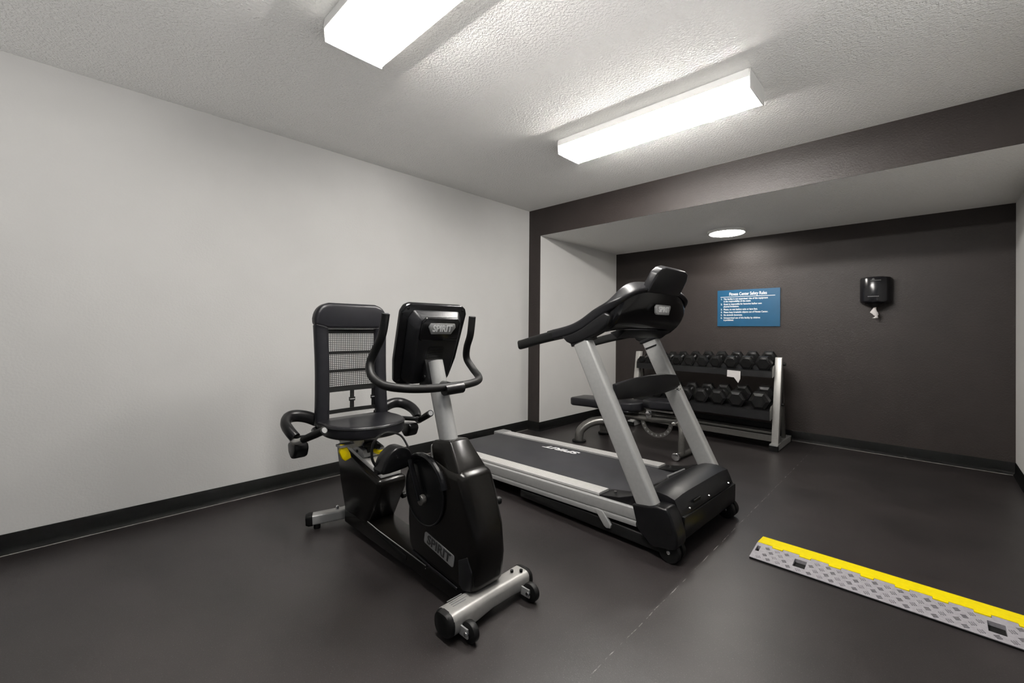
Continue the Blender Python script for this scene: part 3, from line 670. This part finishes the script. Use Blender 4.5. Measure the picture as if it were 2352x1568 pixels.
MB().cyl((-1.29,1.241,.40),(-1.285,1.262,.40),.017,16,bev=.003).build('power_socket',M['rubber'],shd)
# crank disc and ring
cc=(-1.545,.415)
MB().cyl((cc[0],1.060,cc[1]),(cc[0],1.071,cc[1]),.136,56,bev=.003).build('crank_disc',M['plastic'],shd)
MB().torus((cc[0],1.0605,cc[1]),.137,.0035).build('disc_ring',M['satin'],shd)
mb=MB(); mb.torus((cc[0],1.058,cc[1]),.152,.016,a0=math.radians(18),a1=math.radians(125),n=24); mb.build('disc_guard',M['gloss'],shd)
MB().sweep([(-1.640,1.072,.128),(-1.50,1.066,.112),(-1.32,1.066,.096)],rrect(.006,.010,.002,2)).build('shroud_trim',M['satin'],shd)
# badge on the shroud side
by0=1.066
mb=MB(); ux=Vector((.985,0,-.17)).normalized(); uz=Vector((.17,0,.985)).normalized()
c0=Vector((-1.445,by0,.208)); pr=rrect(.205,.050,.012,4)
A=[mb.b.verts.new(c0+ux*p[0]+uz*p[1]) for p in pr]; B=[mb.b.verts.new(c0+ux*p[0]+uz*p[1]+Vector((0,.006,0))) for p in pr]
for i in range(len(pr)): mb.b.faces.new([A[i],A[(i+1)%len(pr)],B[(i+1)%len(pr)],B[i]])
mb.b.faces.new(A); mb.b.faces.new(B[::-1]); bmesh.ops.recalc_face_normals(mb.b,faces=mb.b.faces[:])
bdg=mb.build('shroud_badge',M['badge'],shd)
MB().text('SPIRIT',.052,basis(c0+Vector((0,-.001,0)),ux,uz),.0016,'CENTER',.160,.0012).build('badge_lettering',M['badgedark'],bdg,flat=True)
# crank arms and pedals
def crank(y0,ya,yp0,yp1,end,s,nm):
    MB().cyl((cc[0],y0,cc[1]-.03),(cc[0],ya,cc[1]-.03),.022,18,bev=.003).build('crank_hub',M['gun'],t)
    c=MB().sweep([(cc[0],ya,cc[1]-.03),(end[0],ya,end[1])],rrect(.014,.026,.005),up=(0,1,0)).build('crank_arm',M['gloss'],t,ang=60)
    MB().sph((end[0],ya-s*.004,end[1]),.013).build('crank_end',M['gun'],c)
    ex,ez=end
    # pedal: broad heel-cup plate standing on edge, underside towards the front
    pd=[(yp0,ez-.065),(yp1,ez-.052),(yp1+.004,ez-.015),(yp1-.012,ez+.018),(yp1-.045,ez+.036),(yp0+.055,ez+.034),(yp0+.018,ez+.008),(yp0-.002,ez-.03)]
    mb=MB(); mb.prism(smooth2(pd,4),'x',ex-.058,ex+.020,.012,3)
    p=mb.build('pedal',M['plastic'],t,ang=50)
    ym=(yp0+yp1)/2
    MB().tube([(ex-.03,yp0+.004,ez-.055),(ex-.06,yp0-.012,ez-.01),(ex-.075,yp0+.004,ez+.055),(ex-.07,ym-.01,ez+.088),(ex-.045,yp1-.02,ez+.070),(ex-.02,yp1+.006,ez+.015)],.0085,10,flat=.5,smooth=6,up=(0,1,0)).build('pedal_strap',M['rubber'],p)
    MB().box(ex-.05,ex-.02,yp0-.008,yp0+.012,ez-.072,ez-.045,.003).build('strap_buckle',M['plastic'],p)
crank(1.068,1.040,.915,1.050,(-1.640,.568),1,'near')
crank(1.242,1.270,1.282,1.400,(-1.47,.205),-1,'far')
# mast (post)
MB().sweep([(-1.488,YC,.60),(-1.612,YC,.962)],rrect(.068,.082,.028),up=(1,0,0)).build('mast',M['silver'],t,ang=60)
MB().box(-1.668,-1.590,YC-.050,YC+.050,.855,.975,.006,rot=Matrix.Translation((-1.62,YC,.905))@Matrix.Rotation(math.radians(-18),4,'Y')@Matrix.Translation((1.62,-YC,-.905))).build('mast_bracket',M['plastic'],t)
mbk=t.children[-1]
MB().cyl((-1.61,YC-.057,.90),(-1.61,YC-.052,.90),.008,12).build('bracket_bolt',M['chrome'],mbk)
# console (seen from behind)
tl=math.radians(18)
Rc=Matrix.Translation((-1.722,YC,.862))@Matrix.Rotation(tl,4,'Y')
def loc(mb): mb.b.transform(Rc); return mb
sl=[(-.150,.02),(-.120,.0),(.115,.0),(.150,.03),(.168,.12),(.178,.345),(.165,.372),(.140,.385),(-.140,.385),(-.165,.372),(-.178,.345),(-.168,.12)]
mb=MB(); mb.prism(sl,'x',-.012,.020,.010,3); loc(mb).build('console_frame',M['gloss'],t,ang=45)
cf=t.children[-1]
mb=MB(); mb.box(-.0145,-.0115,-.135,.135,.09,.345,.001); loc(mb).build('console_screen',M['screen'],cf)
hm=[(-.118,.022),(.112,.022),(.135,.05),(.150,.32),(.126,.362),(-.126,.362),(-.150,.32),(-.132,.05)]
mb=MB(); n=len(hm); A=[mb.b.verts.new((.018,p[0],p[1])) for p in hm]; k2=[(p[0]*.78,.03+(p[1]-.03)*.88) for p in hm]; B=[mb.b.verts.new((.068-.0*(p[1]),p[0],p[1])) for p in k2]
fsx=[mb.b.faces.new(A),mb.b.faces.new(B[::-1])]+[mb.b.faces.new([A[(i+1)%n],A[i],B[i],B[(i+1)%n]]) for i in range(n)]
bmesh.ops.recalc_face_normals(mb.b,faces=fsx); mb._bev(fsx,.010,3)
loc(mb).build('console_back',M['satin'],cf,ang=45)
mb=MB(); mb.prism([(-.098,.232),(.098,.232),(.104,.245),(.104,.318),(.085,.340),(-.085,.340),(-.104,.318),(-.104,.245)],'x',.060,.080,.008,3); loc(mb).build('badge_housing',M['gloss'],cf,ang=45)
mb=MB(); mb.prism([(-.054,.266),(.054,.266),(.074,.298),(.066,.316),(-.066,.316),(-.074,.298)],'x',.078,.085,.003,2); cb=loc(mb).build('console_badge',M['badge'],cf)
mb=MB(); mb.text('SPIRIT',.042,basis((.0858,0,.292),(0,1,0),(0,0,1)),.0016,'CENTER',.104,.0010); loc(mb).build('badge_lettering',M['white'],cb,flat=True)
mb=MB()
mb.prism(rrect(.086,.078,.012,3),'x',.064,.0695)
mb.b.transform(Matrix.Translation((0,.0,.165))); loc(mb).build('vent_panel',M['rubber'],cf,flat=True)
mb=MB()
for k in range(6): mb.box(.069,.072,-.037,.037,.134+.0115*k,.1375+.0115*k)
loc(mb).build('vent_slats',M['plastic'],cf,flat=True)
mb=MB()
for y in (-.155,.155):
    for z in (.362,.03): mb.cyl((.019,y*.97 if z>.1 else y*.85,z),(.0225,y*.97 if z>.1 else y*.85,z),.006,12)
loc(mb).build('console_screws',M['rubber'],cf)
# handlebar
hp=[(-1.500,0,.862),(-1.505,.10,.862),(-1.535,.195,.868),(-1.595,.255,.880),(-1.662,.275,.912),(-1.700,.266,.962),(-1.683,.252,1.02),(-1.645,.242,1.085),(-1.625,.237,1.175)]
full=[(p[0],YC-p[1],p[2]) for p in hp[::-1]]+[(p[0],YC+p[1],p[2]) for p in hp[1:]]
MB().tube(full,.0178,18,smooth=6,up=(1,0,0)).build('handlebar',M['rubber'],t,ang=60)
hb=t.children[-1]
for s in (-1,1): MB().cyl((-1.625,YC+s*.237,1.174),(-1.625,YC+s*.237,1.178),.0125,16).build('bar_plug',M['badge'],hb)
MB().tube([(-1.496,YC-.03,.850),(-1.497,YC+.07,.853)],.025,18,up=(1,0,0)).cyl((-1.57,YC,.862),(-1.50,YC,.858),.024).build('bar_clamp',M['plastic'],t)
# rear stabiliser
MB().sweep([(-2.455,.945,.052),(-2.40,1.10,.058),(-2.40,1.21,.058),(-2.455,1.365,.052)],rrect(.060,.056,.012),up=(0,0,1)).build('rear_stabilizer',M['silver'],t,ang=60)
rs=t.children[-1]
for s in (-1,1):
    MB().sweep([(-2.468,YC+s*.236,.050),(-2.462,YC+s*.222,.051),(-2.453,YC+s*.203,.052)],rrect(.068,.064,.018),scale=[.8,1,1]).build('end_cap',M['rubber'],rs,ang=60)
    MB().cyl((-2.44,YC+s*.185,0),(-2.44,YC+s*.185,.026),.018,16,bev=.003).build('leveling_foot',M['rubber'],rs)
    MB().cyl((-2.41,YC+s*.085,.084),(-2.41,YC+s*.085,.096),.010,10).sph((-2.41,YC+s*.085,.097),.009).build('bolt',M['chrome'],rs)
# seat body
MB().prism([(-2.455,.455),(-1.955,.350),(-1.962,.285),(-2.035,.165),(-2.075,.095),(-2.33,.095),(-2.395,.25)],'y',1.074,1.240,.022,3).build('seat_base_cover',M['warmblack'],t,ang=40)
sb=t.children[-1]
MB().cyl((-2.01,1.240,.225),(-2.01,1.262,.225),.016,14,bev=.003).build('side_knob',M['rubber'],sb)
# aluminium slide rail
sl_=lambda x,d:(x,.360+(-1.965-x)*.210+d)
MB().prism([sl_(-2.47,-.01),sl_(-1.975,-.005),sl_(-1.975,.020),sl_(-2.47,.020)],'y',1.098,1.212,.003).build('slide_rail',M['alu'],t)
MB().prism([sl_(-2.44,.018),sl_(-2.16,.018),sl_(-2.14,.034),sl_(-2.16,.062),sl_(-2.44,.062)],'y',1.092,1.220,.004).build('seat_carriage',M['badge'],t)
cg=t.children[-1]
MB().cyl((-2.22,1.088,.448),(-2.22,1.093,.448),.008,12).build('carriage_bolt',M['rubber'],cg)
MB().box(-2.30,-2.17,1.03,1.105,.485,.522,.004).box(-2.42,-2.16,1.04,1.26,.518,.530,.003).build('seat_bracket',M['badge'],t)
MB().box(-2.185,-2.150,1.115,1.17,.43,.50,.006).cyl((-2.16,1.10,.49),(-2.16,1.19,.465),.013,12).sph((-2.165,1.13,.43),.018).build('latch',M['rubber'],t)
# yellow levers
MB().prism([(.972,.515),(1.000,.512),(1.024,.462),(1.030,.438),(.998,.426),(.982,.440),(.966,.478)],'x',-2.175,-2.155,.005,2).build('adjustment_lever',M['yellow'],t)
MB().box(-2.20,-2.15,.965,1.045,.500,.512,.002).build('lever_pivot',M['badge'],t)
lv=MB().tube([(-2.225,1.160,.462),(-2.17,1.158,.452),(-2.10,1.156,.453),(-2.02,1.154,.478)],.0115,12,smooth=5).build('handle_lever',M['yellow'],t)
MB().tube([(-2.02,1.154,.478),(-1.99,1.154,.486),(-1.955,1.154,.486)],.004,8,smooth=3).build('lever_rod',M['badge'],lv)
# seat support plates behind
MB().box(-2.425,-2.405,1.165,1.295,.345,.60,.004).build('back_plate',M['rubber'],t)
MB().box(-2.44,-2.40,YC-.19,YC+.19,.555,.60,.008).build('seat_frame',M['plastic'],t)
# seat cushion: rounded D
cs=[(-2.40,-.185),(-2.33,-.213),(-2.24,-.215),(-2.16,-.190),(-2.10,-.135),(-2.068,-.065),(-2.058,0),(-2.068,.065),(-2.10,.135),(-2.16,.190),(-2.24,.215),(-2.33,.213),(-2.40,.185)]
cs=smooth2(cs,3)
mb=MB(); mb.prism([(p[0],YC+p[1]) for p in cs],'z',.535,.606,.016,4)
for v in mb.b.verts:      # slightly dished top
    if v.co.z>.59: v.co.z-=.010*max(0,1-((v.co.x+2.22)/.16)**2-((v.co.y-YC)/.2)**2)
mb.build('seat_cushion',M['vinyl'],t,ang=50)
sc_=t.children[-1]
MB().tube([(p[0]+(.0015 if p[0]>-2.2 else 0),YC+p[1]*1.004,.592) for p in cs if p[0]>-2.40],.0022,6).build('cushion_piping',M['satin'],sc_)
# seat back: padded frame, headrest, mesh
xb0=-2.405
def bx(z): return xb0-.055*(z-.6)      # recline
hw=lambda z:.218-.006*math.sin((z-.6)/.5*PI)
# side bolsters
for s in (-1,1):
    path=[(bx(z),YC+s*(hw(z)-.038),z) for z in (.575,.65,.75,.85,.95,1.05,1.13)]
    MB().sweep(path,rrect(.076,.052,.022),up=(1,0,0)).build('side_bolster',M['vinyl'],t,ang=60)
hr=[(-.218,1.128),(-.220,1.165),(-.212,1.205),(-.185,1.240),(-.14,1.256),(.14,1.256),(.185,1.240),(.212,1.205),(.220,1.165),(.218,1.128),(.15,1.108),(-.15,1.108)]
mb=MB(); mb.prism([(YC+p[0],p[1]) for p in hr],'x',bx(1.17)-.034,bx(1.17)+.030,.020,4)
mb.build('headrest',M['vinyl'],t,ang=50)
hd=t.children[-1]
MB().tube([(bx(1.1)+.030,YC-.214,1.132),(bx(1.1)+.033,YC-.15,1.112),(bx(1.1)+.033,YC+.15,1.112),(bx(1.1)+.030,YC+.214,1.132)],.0022,6).build('headrest_seam',M['satin'],hd)
mb=MB(); zz=[.765+k*.0325 for k in range(11)]; g=[]
for z in zz:
    g.append([mb.b.verts.new((bx(z)-.012+.012*abs(u)**2,YC+u*.150,z)) for u in [-1+k/4 for k in range(9)]])
for a,b in zip(g,g[1:]):
    for j in range(8): mb.b.faces.new([a[j],a[j+1],b[j+1],b[j]])
mb.build('back_mesh',M['mesh'],t,flat=True)
for z,h in ((1.094,.026),(.972,.018),(.868,.018),(.765,.030),(.640,.022)):
    mb=MB(); g=[]
    for zz_ in (z-h/2,z+h/2):
        for dx in (-.003,.003): g.append([mb.b.verts.new((bx(z)-.009+dx+.010*abs(u)**2,YC+u*.152,zz_)) for u in [-1+k/4 for k in range(9)]])
    a,b,c,d=g
    for p,q in ((a,b),(b,d),(d,c),(c,a)):
        for j in range(8): mb.b.faces.new([p[j],p[j+1],q[j+1],q[j]])
    mb.b.faces.new([a[0],b[0],d[0],c[0]]); mb.b.faces.new([a[8],b[8],d[8],c[8]][::-1]); bmesh.ops.recalc_face_normals(mb.b,faces=mb.b.faces[:])
    mb.build('mesh_band',M['rubber'],t)
for y in (-.0,.135):
    st=MB().box(bx(.7)-.012,bx(.7)-.008,YC+y-.012,YC+y+.012,.645,.76).build('strap',M['rubber'],t)
    MB().box(bx(.7)-.014,bx(.7)-.004,YC+y-.017,YC+y+.017,.690,.712,.002).build('strap_buckle',M['plastic'],st)
    MB().box(bx(.7)-.0045,bx(.7)-.003,YC+y-.014,YC+y+.014,.699,.703).build('buckle_bar',M['alu'],st)
# side handles with bottle pods
for s in (-1,1):
    Y=lambda d:YC+s*d
    MB().tube([(-2.44,Y(.17),.585),(-2.455,Y(.24),.622),(-2.46,Y(.30),.636),(-2.44,Y(.345),.632),(-2.385,Y(.372),.612),(-2.32,Y(.372),.585),(-2.285,Y(.358),.558)],.025,14,smooth=6,flat=1.3).build('side_arm',M['plastic'],t,ang=60)
    MB().tube([(-2.43,Y(.20),.555),(-2.36,Y(.24),.565),(-2.27,Y(.26),.572),(-2.20,Y(.285),.575),(-2.235,Y(.33),.565),(-2.285,Y(.355),.556)],.013,12,smooth=5).build('arm_brace',M['plastic'],t)
    g=MB().tube([(-2.31,Y(.366),.568),(-2.292,Y(.365),.545),(-2.255,Y(.352),.545),(-2.215,Y(.340),.562)],.0165,14,smooth=5).build('grip_elbow',M['lightsilver'],t)
    h=MB().tube([(-2.225,Y(.342),.558),(-2.14,Y(.322),.594),(-2.068,Y(.305),.624)],.0195,16,scale=[.9,1,1]).build('side_grip',M['rubber'],t,ang=60)
    d=Vector((.072,-s*.017,.030)).normalized(); e=Vector((-2.068,Y(.305),.624))
    MB().cyl(e,e+d*.004,.0135,16).build('grip_end',M['badge'],h)
    pod=[(-2.385,.520),(-2.28,.530),(-2.265,.50),(-2.285,.455),(-2.335,.440),(-2.375,.47)]
    MB().prism(pod,'y',*sorted((Y(.295),Y(.365))),.014,3).build('arm_pod',M['plastic'],t)

# ------------------------------------------------------------ camera, world, view
cam=bpy.data.cameras.new('camera'); co=bpy.data.objects.new('camera',cam); C.objects.link(co)
W_,H_=2352,1568; F=985.; CY=750.2
cam.sensor_fit='HORIZONTAL'; cam.sensor_width=36; cam.lens=F/W_*36
cam.shift_x=0; cam.shift_y=-(H_/2-CY)/W_
P,RO,YA=[math.radians(v) for v in (.349,.468,44.117)]
f=Vector((-math.sin(YA),math.cos(YA),0)); r=Vector((math.cos(YA),math.sin(YA),0)); u=Vector((0,0,1))
f2=f*math.cos(P)+u*math.sin(P); u2=-f*math.sin(P)+u*math.cos(P)
r3=r*math.cos(RO)+u2*math.sin(RO); u3=-r*math.sin(RO)+u2*math.cos(RO)
m=Matrix((r3,u3,-f2)).transposed().to_4x4(); m.translation=Vector((0,0,1.1137)); co.matrix_world=m
cam.clip_start=.02
sc=bpy.context.scene; sc.camera=co
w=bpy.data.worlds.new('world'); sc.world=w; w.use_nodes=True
# added fill light through the open rear, strongest below the horizon to brighten ceiling
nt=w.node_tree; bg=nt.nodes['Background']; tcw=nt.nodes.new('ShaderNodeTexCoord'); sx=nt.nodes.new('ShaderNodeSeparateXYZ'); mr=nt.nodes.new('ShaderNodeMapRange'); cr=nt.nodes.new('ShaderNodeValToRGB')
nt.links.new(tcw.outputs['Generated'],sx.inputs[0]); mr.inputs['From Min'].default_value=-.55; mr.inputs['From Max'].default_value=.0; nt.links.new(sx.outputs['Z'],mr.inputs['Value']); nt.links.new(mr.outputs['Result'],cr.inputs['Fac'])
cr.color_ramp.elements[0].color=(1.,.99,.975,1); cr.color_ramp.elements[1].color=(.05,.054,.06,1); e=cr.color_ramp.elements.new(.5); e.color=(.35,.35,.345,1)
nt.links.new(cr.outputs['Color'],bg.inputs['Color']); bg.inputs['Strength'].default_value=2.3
sc.view_settings.view_transform='Standard'; sc.view_settings.look='None'; sc.view_settings.gamma=1; sc.view_settings.use_curve_mapping=False
sc.view_settings.exposure=0.
sc.cycles.use_denoising=True
sc.cycles.max_bounces=7; sc.cycles.diffuse_bounces=4; sc.cycles.glossy_bounces=3; sc.cycles.transmission_bounces=5; sc.cycles.transparent_max_bounces=10
sc.cycles.use_adaptive_sampling=True; sc.cycles.adaptive_threshold=.05
sc.cycles.sample_clamp_indirect=6
